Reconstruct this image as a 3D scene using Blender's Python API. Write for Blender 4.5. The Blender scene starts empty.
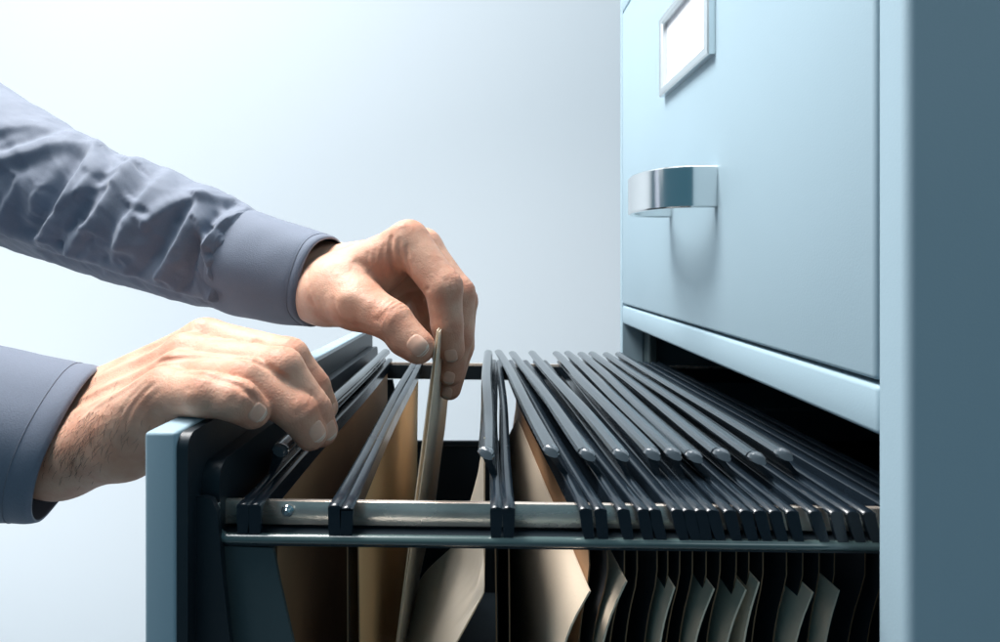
import bpy, bmesh, math, random
import numpy as np
from mathutils import Vector, Matrix
random.seed(7)
rng = np.random.default_rng(7)
C = bpy.context.scene.collection
UP = 1.16                      # the lens is this high above the floor; everything is first laid out around the lens
F, CX, CY = 560.0, 478.0, 260.0

def P(px, py, d):
    return np.array([(px - CX) * d / F, d, -(py - CY) * d / F])
def V(px, py, d):
    return Vector(P(px, py, d))

# ------------------------------------------------------------------ materials
def mat(name, col, rough=.5, metal=0., bump=0., bscale=200., mottle=0., mscale=8., coat=0., spec=.5, sss=0., aniso=None, stretch=None, trans=0.):
    m = bpy.data.materials.new(name); m.use_nodes = True
    nt = m.node_tree; N = nt.nodes; L = nt.links
    b = N['Principled BSDF']
    b.inputs['Base Color'].default_value = (*col, 1)
    b.inputs['Roughness'].default_value = rough
    b.inputs['Metallic'].default_value = metal
    b.inputs['Specular IOR Level'].default_value = spec
    b.inputs['Coat Weight'].default_value = coat
    b.inputs['Coat Roughness'].default_value = .15
    b.inputs['Transmission Weight'].default_value = trans
    if sss:
        b.inputs['Subsurface Weight'].default_value = sss
        b.inputs['Subsurface Radius'].default_value = (1, .35, .2)
        b.inputs['Subsurface Scale'].default_value = .004
    tc = N.new('ShaderNodeTexCoord')
    vec = tc.outputs['Object']
    if stretch:
        mp = N.new('ShaderNodeMapping'); mp.inputs['Scale'].default_value = stretch
        L.new(vec, mp.inputs['Vector']); vec = mp.outputs['Vector']
    if mottle:
        n = N.new('ShaderNodeTexNoise'); n.inputs['Scale'].default_value = mscale; n.inputs['Detail'].default_value = 6
        L.new(vec, n.inputs['Vector'])
        r = N.new('ShaderNodeMapRange'); r.inputs['From Min'].default_value = .3; r.inputs['From Max'].default_value = .7
        r.inputs['To Min'].default_value = 1 - mottle; r.inputs['To Max'].default_value = 1 + mottle
        L.new(n.outputs['Fac'], r.inputs['Value'])
        x = N.new('ShaderNodeMix'); x.data_type = 'RGBA'; x.blend_type = 'MULTIPLY'; x.inputs[0].default_value = 1
        x.inputs[6].default_value = (*col, 1); L.new(r.outputs['Result'], x.inputs[7])
        L.new(x.outputs[2], b.inputs['Base Color'])
        rr = N.new('ShaderNodeMapRange'); rr.inputs['To Min'].default_value = max(.03, rough - .35*mottle*2); rr.inputs['To Max'].default_value = rough + .35*mottle*2
        L.new(n.outputs['Fac'], rr.inputs['Value']); L.new(rr.outputs['Result'], b.inputs['Roughness'])
    if bump:
        n2 = N.new('ShaderNodeTexNoise'); n2.inputs['Scale'].default_value = bscale; n2.inputs['Detail'].default_value = 4
        L.new(vec, n2.inputs['Vector'])
        bp = N.new('ShaderNodeBump'); bp.inputs['Strength'].default_value = bump; bp.inputs['Distance'].default_value = .001
        L.new(n2.outputs['Fac'], bp.inputs['Height']); L.new(bp.outputs['Normal'], b.inputs['Normal'])
    return m

M = {}
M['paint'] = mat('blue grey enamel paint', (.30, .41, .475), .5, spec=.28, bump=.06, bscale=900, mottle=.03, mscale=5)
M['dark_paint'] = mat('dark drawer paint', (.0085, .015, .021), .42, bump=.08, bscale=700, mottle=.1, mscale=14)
M['bracket'] = mat('green grey bracket paint', (.05, .075, .082), .5, bump=.1, bscale=500, mottle=.1)
M['edge_tube'] = mat('rolled edge paint', (.065, .10, .10), .18, coat=1., mottle=.06, mscale=30)
M['chrome'] = mat('polished chrome', (.80, .81, .81), .17, 1., mottle=.02, mscale=30)
M['zinc'] = mat('reflection mottled zinc strip', (.88, .76, .66), .27, .8, mottle=.34, mscale=11, stretch=(2, 8, 6), bump=.06, bscale=120)  # warm tint and dark mottle put reflections into the metal's colour
M['satin'] = mat('satin nickel frame', (.74, .78, .79), .3, 1., mottle=.03)
M['card'] = mat('white label card', (.66, .67, .71), .6)
M['black'] = mat('black hanger bar plastic', (.009, .015, .022), .24, coat=.15, mottle=.15, mscale=40, bump=.03, bscale=300)
M['tube'] = mat('grey index strip plastic', (.042, .054, .064), .2, coat=.5, mottle=.05, mscale=60, stretch=(8, 1, 8))
M['cap'] = mat('clear strip end', (.08, .095, .11), .10, coat=.8, spec=.6)
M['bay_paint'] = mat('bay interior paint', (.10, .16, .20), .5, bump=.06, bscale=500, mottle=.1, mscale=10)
M['tan'] = mat('light toned tan folder card', (.80, .575, .31), .7, bump=.1, bscale=400, mottle=.05, mscale=40)  # kraft card made paler, with the light on this leaf in its colour
M['card_edge'] = mat('brown card edge', (.20, .115, .06), .8)
M['dark_card'] = mat('black folder card', (.020, .022, .026), .7, bump=.1, bscale=400, mottle=.1, mscale=40)
M['kraft'] = mat('kraft folder card', (.45, .255, .135), .75, bump=.12, bscale=400, mottle=.06, mscale=40)
M['manila'] = mat('pale inner folder card', (.84, .70, .545), .7, bump=.06, bscale=500, mottle=.025, mscale=30)
M['paper'] = mat('paper sheet', (.72, .66, .57), .7, bump=.05, bscale=600, mottle=.02, mscale=30)
def translucent(m, fac, col):
    nt = m.node_tree; N = nt.nodes; L = nt.links; out = next(n for n in N if n.type == 'OUTPUT_MATERIAL')
    t = N.new('ShaderNodeBsdfTranslucent'); t.inputs['Color'].default_value = (*col, 1)
    x = N.new('ShaderNodeMixShader'); x.inputs[0].default_value = fac
    L.new(N['Principled BSDF'].outputs[0], x.inputs[1]); L.new(t.outputs[0], x.inputs[2]); L.new(x.outputs[0], out.inputs['Surface'])
translucent(M['paper'], .45, (.90, .80, .66)); translucent(M['manila'], .15, (.72, .62, .50)); translucent(M['tan'], .42, (.92, .66, .35)); translucent(M['kraft'], .12, (.6, .38, .18))
M['wall'] = mat('studio wall paint', (.775, .82, .855), .9, bump=.04, bscale=60)
M['floor'] = mat('studio floor', (.22, .24, .26), .6, mottle=.06, bump=.05, bscale=60)
M['nail'] = mat('fingernail', (.67, .40, .30), .36, sss=.2, spec=.3, mottle=.06, mscale=300)
M['nail_tip'] = mat('fingernail free edge', (.72, .58, .48), .4)
M['hair'] = mat('dark arm hair', (.06, .036, .026), .5)
M['stitch'] = mat('shirt stitching', (.16, .17, .21), .8)

def cloth_mat():
    m = mat('slate cotton', (.122, .144, .184), .8)
    nt = m.node_tree; N = nt.nodes; L = nt.links; b = N['Principled BSDF']
    b.inputs['Sheen Weight'].default_value = .15; b.inputs['Sheen Roughness'].default_value = .45
    tc = N.new('ShaderNodeTexCoord')
    n = N.new('ShaderNodeTexNoise'); n.inputs['Scale'].default_value = 1500; L.new(tc.outputs['Object'], n.inputs['Vector'])
    n2 = N.new('ShaderNodeTexNoise'); n2.inputs['Scale'].default_value = 160; n2.inputs['Detail'].default_value = 5; L.new(tc.outputs['Object'], n2.inputs['Vector'])
    ad = N.new('ShaderNodeMath'); ad.operation = 'MULTIPLY_ADD'; ad.inputs[1].default_value = .22
    L.new(n2.outputs['Fac'], ad.inputs[0]); L.new(n.outputs['Fac'], ad.inputs[2])
    bp = N.new('ShaderNodeBump'); bp.inputs['Strength'].default_value = .22; bp.inputs['Distance'].default_value = .001
    L.new(ad.outputs[0], bp.inputs['Height']); L.new(bp.outputs['Normal'], b.inputs['Normal'])
    r = N.new('ShaderNodeMapRange'); r.inputs['To Min'].default_value = .88; r.inputs['To Max'].default_value = 1.12
    L.new(n.outputs['Fac'], r.inputs['Value'])
    x = N.new('ShaderNodeMix'); x.data_type = 'RGBA'; x.blend_type = 'MULTIPLY'; x.inputs[0].default_value = 1
    x.inputs[6].default_value = (.140, .166, .222, 1); L.new(r.outputs['Result'], x.inputs[7]); L.new(x.outputs[2], b.inputs['Base Color'])
    return m
M['cloth'] = cloth_mat()
M['cloth_in'] = mat('shaded cuff inside', (.06, .066, .085), .9)  # cuff inside: sleeve cloth in a darker colour that carries the shade

def skin_mat():
    m = mat('skin', (.60, .37, .27), .54, sss=.20, spec=.34)
    nt = m.node_tree; N = nt.nodes; L = nt.links; b = N['Principled BSDF']
    tc = N.new('ShaderNodeTexCoord')
    at = N.new('ShaderNodeAttribute'); at.attribute_name = 'flush'
    n = N.new('ShaderNodeTexNoise'); n.inputs['Scale'].default_value = 85; n.inputs['Detail'].default_value = 5
    L.new(tc.outputs['Object'], n.inputs['Vector'])
    mr = N.new('ShaderNodeMapRange'); mr.inputs['From Min'].default_value = .35; mr.inputs['From Max'].default_value = .7
    mr.inputs['To Min'].default_value = -.12; mr.inputs['To Max'].default_value = .42
    L.new(n.outputs['Fac'], mr.inputs['Value'])
    ad = N.new('ShaderNodeMath'); ad.operation = 'ADD'; ad.use_clamp = True
    L.new(at.outputs['Fac'], ad.inputs[0]); L.new(mr.outputs['Result'], ad.inputs[1])
    x = N.new('ShaderNodeMix'); x.data_type = 'RGBA'
    x.inputs[6].default_value = (.63, .37, .265, 1); x.inputs[7].default_value = (.50, .20, .125, 1)
    L.new(ad.outputs[0], x.inputs[0])
    L.new(x.outputs[2], b.inputs['Base Color'])
    # pores and fine skin lines
    v = N.new('ShaderNodeTexVoronoi'); v.inputs['Scale'].default_value = 620; v.feature = 'DISTANCE_TO_EDGE'
    L.new(tc.outputs['Object'], v.inputs['Vector'])
    n3 = N.new('ShaderNodeTexNoise'); n3.inputs['Scale'].default_value = 260; n3.inputs['Detail'].default_value = 6
    L.new(tc.outputs['Object'], n3.inputs['Vector'])
    s = N.new('ShaderNodeMath'); s.operation = 'MULTIPLY_ADD'; s.inputs[1].default_value = .5
    L.new(v.outputs['Distance'], s.inputs[0]); L.new(n3.outputs['Fac'], s.inputs[2])
    bp = N.new('ShaderNodeBump'); bp.inputs['Strength'].default_value = .42; bp.inputs['Distance'].default_value = .0009
    L.new(s.outputs[0], bp.inputs['Height']); L.new(bp.outputs['Normal'], b.inputs['Normal'])
    return m
M['skin'] = skin_mat()

# ------------------------------------------------------------------ object helpers
def empty(name, loc, label, cat, group=None):
    o = bpy.data.objects.new(name, None); C.objects.link(o)
    o.location = loc; o.empty_display_size = .02
    o['label'] = label; o['category'] = cat
    if group: o['group'] = group
    return o
def root_of(o):
    while o.parent: o = o.parent
    return o
def link_mesh(name, me, m, parent=None, smooth=False):
    o = bpy.data.objects.new(name, me); C.objects.link(o)
    for mm in (m if isinstance(m, (list, tuple)) else [m]): me.materials.append(mm)
    if smooth:
        for p in me.polygons: p.use_smooth = True
    if parent is not None:
        o.parent = parent
        me.transform(Matrix.Translation(-root_of(parent).location))
    return o
def obj(name, bm, m, parent=None, smooth=False, auto=None):
    bmesh.ops.recalc_face_normals(bm, faces=bm.faces)
    me = bpy.data.meshes.new(name); bm.to_mesh(me); bm.free()
    o = link_mesh(name, me, m, parent, smooth or auto)
    if auto:
        me.set_sharp_from_angle(angle=math.radians(auto))
    return o
def tag(o, label=None, cat=None, group=None, kind=None):
    if label: o['label'] = label
    if cat: o['category'] = cat
    if group: o['group'] = group
    if kind: o['kind'] = kind
    return o
def box(bm, x0, x1, y0, y1, z0, z1, bev=0., seg=2, warp=None):
    vs = [bm.verts.new((x, y, z)) for x in (x0, x1) for y in (y0, y1) for z in (z0, z1)]
    fs = [bm.faces.new([vs[i] for i in q]) for q in ((0,1,3,2),(4,6,7,5),(0,4,5,1),(2,3,7,6),(0,2,6,4),(1,5,7,3))]
    if bev:
        es = list({e for f in fs for e in f.edges})
        r = bmesh.ops.bevel(bm, geom=es, offset=bev, segments=seg, profile=.5, affect='EDGES')
    return bm
def warp(bm, fn):
    for v in bm.verts: v.co = fn(v.co)
def sweep(bm, path, prof, close=False, up=Vector((0, 0, 1)), scale=None, cap=True):
    """profile points (a, b): a sideways, b along up; path list of Vectors."""
    path = [Vector(p) for p in path]; n = len(path); rings = []
    for i, p in enumerate(path):
        t = (path[min(i+1, n-1)] - path[max(i-1, 0)]).normalized()
        s = t.cross(up).normalized(); u = s.cross(t).normalized()
        k = 1 if scale is None else scale[i]
        rings.append([bm.verts.new(p + s*a*k + u*b*k) for a, b in prof])
    m = len(prof)
    for i in range(n-1):
        for j in range(m):
            bm.faces.new((rings[i][j], rings[i][(j+1) % m], rings[i+1][(j+1) % m], rings[i+1][j]))
    if cap:
        bm.faces.new(rings[0]); bm.faces.new(list(reversed(rings[-1])))
    return rings
def circle(r, n=12, ry=None):
    ry = ry or r
    return [(r*math.cos(2*math.pi*i/n), ry*math.sin(2*math.pi*i/n)) for i in range(n)]
def cyl(bm, a, b, r, n=16, bev=0):
    a = Vector(a); b = Vector(b); t = (b-a).normalized()
    up = Vector((0,0,1)) if abs(t.z) < .9 else Vector((0,1,0))
    if bev:
        sweep(bm, [a, a+t*1e-5, b-t*bev, b], circle(1, n), up=up, scale=[r, r, r, r-bev])
    else: sweep(bm, [a, b], circle(r, n), up=up)
def sheet(name, f, nu, nv, th, m, parent=None):
    """thin card of thickness th over the grid f(u, v), u along depth, v downwards."""
    G = np.array([[f(i/(nu-1), j/(nv-1)) for j in range(nv)] for i in range(nu)], float)
    du = np.gradient(G, axis=0); dv = np.gradient(G, axis=1)
    n = np.cross(du, dv); n /= np.linalg.norm(n, axis=2, keepdims=True)
    A = G + n*th/2; B = G - n*th/2
    verts = np.concatenate([A.reshape(-1, 3), B.reshape(-1, 3)]); k = nu*nv
    idx = lambda i, j: i*nv + j
    faces = []
    for i in range(nu-1):
        for j in range(nv-1):
            q = (idx(i,j), idx(i+1,j), idx(i+1,j+1), idx(i,j+1))
            faces.append(q); faces.append(tuple(k+a for a in reversed(q)))
    bo = [idx(i,0) for i in range(nu)] + [idx(nu-1,j) for j in range(1,nv)] + [idx(i,nv-1) for i in range(nu-2,-1,-1)] + [idx(0,j) for j in range(nv-2,0,-1)]
    nf = len(faces)
    for a, b in zip(bo, bo[1:]+bo[:1]): faces.append((b, a, k+a, k+b))
    me = bpy.data.meshes.new(name); me.from_pydata(verts.tolist(), [], faces); me.update()
    o = link_mesh(name, me, m, parent, True)
    if isinstance(m, list):
        for p in me.polygons[nf:]: p.material_index = 1
    me.set_sharp_from_angle(angle=math.radians(50))
    return o
def zt(x, z): return z - .0125*(x + .11)         # the pulled-out drawer tips down slightly towards the cabinet

# ------------------------------------------------------------------ setting
bm = bmesh.new()
path = [(2.2, -UP), (1.9, -UP), (1.72, -UP+.03), (1.6, -UP+.12), (1.55, -UP+.3), (1.55, 2.0)]
for i in range(len(path)-1):
    pass
r0 = [bm.verts.new((-4, 1.55, -UP-.05)), bm.verts.new((3, 1.55, -UP-.05)), bm.verts.new((3, 1.55, 2.2)), bm.verts.new((-4, 1.55, 2.2))]
r1 = [bm.verts.new((v.co.x, 1.65, v.co.z)) for v in r0]
bm.faces.new(r0); bm.faces.new(r1)
for i in range(4): bm.faces.new((r0[i], r0[(i+1) % 4], r1[(i+1) % 4], r1[i]))
tag(obj('wall', bm, M['wall']), 'plain pale bluish white studio wall behind the cabinet', 'wall', kind='structure')
bm = bmesh.new(); box(bm, -4, 3, -3, 1.65, -UP-.1, -UP)
tag(obj('floor', bm, M['floor']), 'plain grey studio floor under the filing cabinet', 'floor', kind='structure')

# ------------------------------------------------------------------ filing cabinet
FX = .161                                            # plane of the cabinet front
N0, N1, Y1, Y0 = .2100, .2252, .6260, .6360          # near outer, near opening, far opening, far outer
DEEP = .62
cab = empty('filing_cabinet', (FX+.3, .42, -UP), 'pale blue steel filing cabinet with a chrome handle and its lower drawer pulled out', 'filing cabinet')
bm = bmesh.new(); box(bm, FX+DEEP-.006, FX+DEEP+.001, N0+.013, Y0-.009, -UP+.03, .33)
obj('back_panel', bm, M['paint'], cab)
bm = bmesh.new(); box(bm, FX-.0005, FX+DEEP+.003, N0-.0004, Y0+.001, .331, .349, .003)
obj('top_panel', bm, M['paint'], cab)
bm = bmesh.new(); box(bm, FX+.01, FX+DEEP, N0+.002, Y0-.002, -UP, -UP+.029)
obj('plinth', bm, M['dark_paint'], cab)
def folded_side(bm, y0, y1, z0, z1, r, side):
    """side sheet that folds round a soft corner into the front stile."""
    x0 = FX; xd = FX+DEEP; prof = []
    for k in range(9):
        a = math.pi/2*k/8
        yy = (y0 + r - r*math.cos(a)) if side < 0 else (y1 - r + r*math.cos(a))
        prof.append((x0 + r - r*math.sin(a), yy))
    if side < 0: pts = [(xd, y0)] + prof + [(x0, y1-.0008), (x0+.0008, y1), (x0+.023, y1), (x0+.023, y0+.0125), (xd, y0+.0125)]
    else: pts = [(xd, y1)] + prof + [(x0, y0+.0008), (x0+.0008, y0), (x0+.023, y0), (x0+.023, y1-.008), (xd, y1-.008)]
    a = [bm.verts.new((x, y, z0)) for x, y in pts]; b = [bm.verts.new((x, y, z1)) for x, y in pts]
    for i in range(len(pts)): bm.faces.new((a[i], a[(i+1) % len(pts)], b[(i+1) % len(pts)], b[i]))
    bm.faces.new(a); bm.faces.new(b)
bm = bmesh.new(); folded_side(bm, N0, N1, -UP+.029, .331, .0036, -1); obj('side_panel', bm, M['paint'], cab, auto=40)
bm = bmesh.new(); folded_side(bm, Y1, Y0, -UP+.029, .331, .0036, 1); obj('side_panel', bm, M['paint'], cab, auto=40)
PITCH = .354
for k, zc in enumerate((.2855, -.0605, -.0605-PITCH, -.0605-2*PITCH)):
    bm = bmesh.new(); box(bm, FX+.0002, FX+.022, N1+.0001, Y1-.0001, zc-.0104, zc+.0098, .0024, 3)
    obj('cross_rail', bm, M['paint'], cab, auto=40)
# dark inside of the open bay
bm = bmesh.new()
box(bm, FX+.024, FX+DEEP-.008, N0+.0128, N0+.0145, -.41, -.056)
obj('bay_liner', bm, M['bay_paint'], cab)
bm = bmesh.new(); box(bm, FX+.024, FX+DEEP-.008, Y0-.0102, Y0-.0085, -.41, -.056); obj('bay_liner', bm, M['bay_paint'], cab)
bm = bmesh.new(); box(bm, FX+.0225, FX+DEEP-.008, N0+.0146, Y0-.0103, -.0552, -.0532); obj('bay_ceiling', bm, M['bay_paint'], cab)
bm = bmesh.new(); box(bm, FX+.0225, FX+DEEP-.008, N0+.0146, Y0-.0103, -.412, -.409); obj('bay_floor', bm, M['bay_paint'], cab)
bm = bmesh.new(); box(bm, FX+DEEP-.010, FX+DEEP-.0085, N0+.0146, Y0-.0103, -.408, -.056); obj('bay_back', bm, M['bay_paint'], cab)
# guide channels on the bay walls
for y0, y1 in ((N0+.0146, N0+.024), (Y0-.0196, Y0-.0104)):
    bm = bmesh.new(); box(bm, FX+.026, FX+DEEP-.02, y0, y1, -.215, -.165, .002); obj('slide_channel', bm, M['bay_paint'], cab)
bm = bmesh.new(); box(bm, FX+.024, FX+.034, Y0-.03, Y0-.0104, -.13, -.057, .002); obj('front_brace', bm, M['bracket'], cab)

def make_handle(parent, zc, xf=FX):
    ym = .423
    half = [(xf, .0445), (xf-.012, .0445), (xf-.0185, .0438), (xf-.0245, .0415), (xf-.0300, .0375), (xf-.0345, .032), (xf-.0380, .025), (xf-.0412, .014), (xf-.0430, 0)]
    pts = [(x, ym-d) for x, d in half] + [(x, ym+d) for x, d in reversed(half[:-1])]
    # smooth the arch
    P0 = np.array(pts)
    for _ in range(3):
        Q = [P0[0]]
        for a, b in zip(P0[:-1], P0[1:]): Q += [a*.75+b*.25, a*.25+b*.75]
        Q.append(P0[-1]); P0 = np.array(Q)
    h, t = .0142, .0026
    bv = .0011
    prof = [(-t, -h+bv), (-t+bv, -h), (t-bv, -h), (t, -h+bv), (t, h-.004), (t-.0012, h-.0012), (t-.003, h), (-t+bv, h), (-t, h-bv)]
    bm = bmesh.new(); sweep(bm, [Vector((x, y, zc)) for x, y in P0], prof)
    return obj('handle', bm, M['chrome'], parent, auto=30)
def frame_ring(bm, y0, y1, z0, z1, w, x_face, x_out):
    def ring(dx, ins): return [bm.verts.new((dx, a, b)) for a, b in ((y0+ins, z0+ins), (y1-ins, z0+ins), (y1-ins, z1-ins), (y0+ins, z1-ins))]
    rs = [ring(x_face, 0), ring(x_out+.0014, 0), ring(x_out+.0003, .0009), ring(x_out, .002), ring(x_out+.0002, w-.0016), ring(x_out+.0016, w), ring(x_face, w)]
    for a, b in zip(rs, rs[1:] + rs[:1]):
        for i in range(4): bm.faces.new((a[i], a[(i+1) % 4], b[(i+1) % 4], b[i]))
def closed_drawer(z0, z1):
    bm = bmesh.new(); box(bm, FX-.0001, FX+.02, N1+.0016, Y1-.0016, z0, z1, .0022, 3)
    d = obj('drawer_front', bm, M['paint'], cab, auto=40)
    make_handle(d, z0+.0984, FX-.0001)
    bm = bmesh.new(); frame_ring(bm, .3795, .4815, z0+.1885, z0+.2555, .0074, FX+.0002, FX-.0058)
    obj('label_frame', bm, M['satin'], d, auto=35)
    bm = bmesh.new(); box(bm, FX-.0012, FX-.0003, .3840, .4770, z0+.193, z0+.251); obj('label_card', bm, M['card'], d)
    return d
closed_drawer(-.0489, .2742)
closed_drawer(-.0489-2*PITCH, -.0708-PITCH-.0016)
if -.0708-2*PITCH > -UP: 
    bm = bmesh.new(); box(bm, FX-.0001, FX+.02, N1+.0016, Y1-.0016, -UP+.032, -.0708-2*PITCH-.0016, .0022, 3)
    obj('drawer_front', bm, M['paint'], cab, auto=40)

# ---- the open drawer
PX = -.1350                                          # outer face of the pulled-out front
def pz(y): return -.0695 - .020*(y - .225)
bm = bmesh.new()
# front shell: teal skin 13 mm deep with returned edges
yN, yF = .2262, .6245
box(bm, PX, PX+.0130, yN, yF, -.372, -.0695, .0016, 3)
warp(bm, lambda c: Vector((c.x, c.y, c.z + (pz(c.y)+.0695 if c.z > -.2 else 0))))
od = obj('open_drawer', bm, M['paint'], cab, auto=40)
make_handle(od, -.0489-PITCH+.0984+.03, PX)
bm = bmesh.new(); frame_ring(bm, .3795, .4815, -.2, -.133, .0058, PX+.0002, PX-.0046); obj('label_frame', bm, M['satin'], od, auto=35)
bm = bmesh.new(); box(bm, PX-.0012, PX-.0003, .384, .477, -.195, -.1375); obj('label_card', bm, M['card'], od)
# dark inner pan with a rounded top corner and a pressed lip
def rounded_plate(bm, x0, x1, y0, y1, z0, z1, r, n=6):
    pts = [(y0, z0), (y1, z0)]
    for cy, cz, a0 in ((y1-r, z1-r, 0), (y0+r, z1-r, math.pi/2)):
        for k in range(n+1):
            a = a0 + math.pi/2*k/n
            pts.append((cy + r*math.cos(a), cz + r*math.sin(a)))
    A = [bm.verts.new((x0, y, z)) for y, z in pts]; B = [bm.verts.new((x1, y, z)) for y, z in pts]
    for i in range(len(pts)): bm.faces.new((A[i], A[(i+1) % len(pts)], B[(i+1) % len(pts)], B[i]))
    bm.faces.new(A); bm.faces.new(B)
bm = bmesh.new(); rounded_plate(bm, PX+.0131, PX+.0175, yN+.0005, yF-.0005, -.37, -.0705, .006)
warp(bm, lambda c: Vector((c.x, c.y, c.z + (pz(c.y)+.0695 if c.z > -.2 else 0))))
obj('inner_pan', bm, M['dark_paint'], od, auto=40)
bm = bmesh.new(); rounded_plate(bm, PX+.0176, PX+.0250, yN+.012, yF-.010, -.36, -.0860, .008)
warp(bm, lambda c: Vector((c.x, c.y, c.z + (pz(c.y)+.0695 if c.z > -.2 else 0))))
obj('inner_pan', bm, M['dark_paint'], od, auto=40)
# the frame that carries the folders: near and far side
RX0, RX1 = -.1115, .46
for side, (yr, yc, yt) in enumerate(((.2440, .2490, .2372), (.5770, .5735, .5870))):
    s = 1 if side == 0 else -1
    bm = bmesh.new(); box(bm, RX0+.001, RX1, min(yr, yr+.0028*s), max(yr, yr+.0028*s), -.1150, -.1046, .0006)
    warp(bm, lambda c: Vector((c.x, c.y, zt(c.x, c.z))))
    obj('folder_rail', bm, M['zinc'], od, auto=40)
    bm = bmesh.new()
    ya, yb = sorted((yr + .0034*s, yr + .0050*s)); box(bm, RX0-.002, RX1, ya, yb, -.1210, -.1070)
    ya, yb = sorted((yr - .0060*s, yr + .0033*s)); box(bm, RX0-.002, RX1, ya, yb, -.1212, -.1166)
    warp(bm, lambda c: Vector((c.x, c.y, zt(c.x, c.z))))
    obj('rail_channel', bm, M['dark_paint'], od)
    # rolled edge turning up at the front end
    r = .0021
    pa = [(RX1, -.1176), (.2, -.1176), (0, -.1176), (RX0+.006, -.1176)]
    for k in range(1, 7):
        a = math.pi/2*k/6; pa.append((RX0+.006-.006*math.sin(a), -.1116-.006*math.cos(a)))
    pa.append((RX0, -.1030))
    bm = bmesh.new(); sweep(bm, [Vector((x, yt, zt(x, z))) for x, z in pa], circle(r, 12), up=Vector((0, 1, 0)))
    obj('rolled_edge', bm, M['edge_tube'], od, smooth=True)
# bolt on the near rail
bx_, bz_ = (287-CX)*.2425/F, -(511.5-CY)*.2425/F
bm = bmesh.new(); cyl(bm, (bx_, .2439, bz_), (bx_, .2425, bz_), .0027, 20, .0006)
cyl(bm, (bx_, .2425, bz_), (bx_, .2414, bz_), .0016, 16, .0006)
obj('rail_bolt', bm, M['chrome'], od, auto=40)
# cross bars joining both rails at the front and the back
for x0, x1 in ((RX0-.004, RX0-.0005), (RX1+.001, RX1+.006)):
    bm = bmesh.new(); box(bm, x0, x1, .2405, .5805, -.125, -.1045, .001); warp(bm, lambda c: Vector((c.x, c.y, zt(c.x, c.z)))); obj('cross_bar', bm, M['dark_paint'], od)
# gusset bracket standing under the frame
def slab_poly(bm, pts, y0, y1):
    A = [bm.verts.new((x, y0, z)) for x, z in pts]; B = [bm.verts.new((x, y1, z)) for x, z in pts]
    n = len(pts)
    for i in range(n): bm.faces.new((A[i], A[(i+1) % n], B[(i+1) % n], B[i]))
    bm.faces.new(A); bm.faces.new(B)
for ya, yb in ((.2405, .2425), (.5790, .5810)):
    g = [P(224, 546, .2405), P(273, 548, .2405), P(279, 580, .2405), P(296, 655, .2405), P(318, 740, .2405), P(236, 740, .2405), P(233, 655, .2405)]
    bm = bmesh.new(); slab_poly(bm, [(a[0], a[2]) for a in g], ya, yb)
    obj('gusset_bracket', bm, M['bracket'], od)
# corner post between front pan and bracket
for ya, yb in ((.2335, .2365), (.5800, .5830)):
    g = [P(203, 497, .2335), P(212, 500, .2335), P(217, 512, .2335), P(221, 560, .2335), P(232, 660, .2335), P(240, 760, .2335), P(190, 760, .2335), P(190, 497, .2335)]
    bm = bmesh.new(); slab_poly(bm, [(a[0], a[2]) for a in g], ya, yb); obj('corner_post', bm, M['dark_paint'], od)
# low tray: sides, floor, back
for ya, yb in ((.2400, .2420), (.6030, .6050)):
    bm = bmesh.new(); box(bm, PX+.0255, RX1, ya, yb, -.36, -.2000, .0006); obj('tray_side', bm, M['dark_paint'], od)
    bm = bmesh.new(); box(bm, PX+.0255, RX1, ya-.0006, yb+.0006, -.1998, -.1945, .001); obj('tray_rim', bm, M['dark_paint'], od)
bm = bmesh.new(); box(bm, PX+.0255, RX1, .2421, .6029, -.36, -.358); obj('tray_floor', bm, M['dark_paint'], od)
bm = bmesh.new(); box(bm, RX1+.007, RX1+.009, .24, .605, -.36, -.1); obj('tray_back', bm, M['dark_paint'], od)

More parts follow.
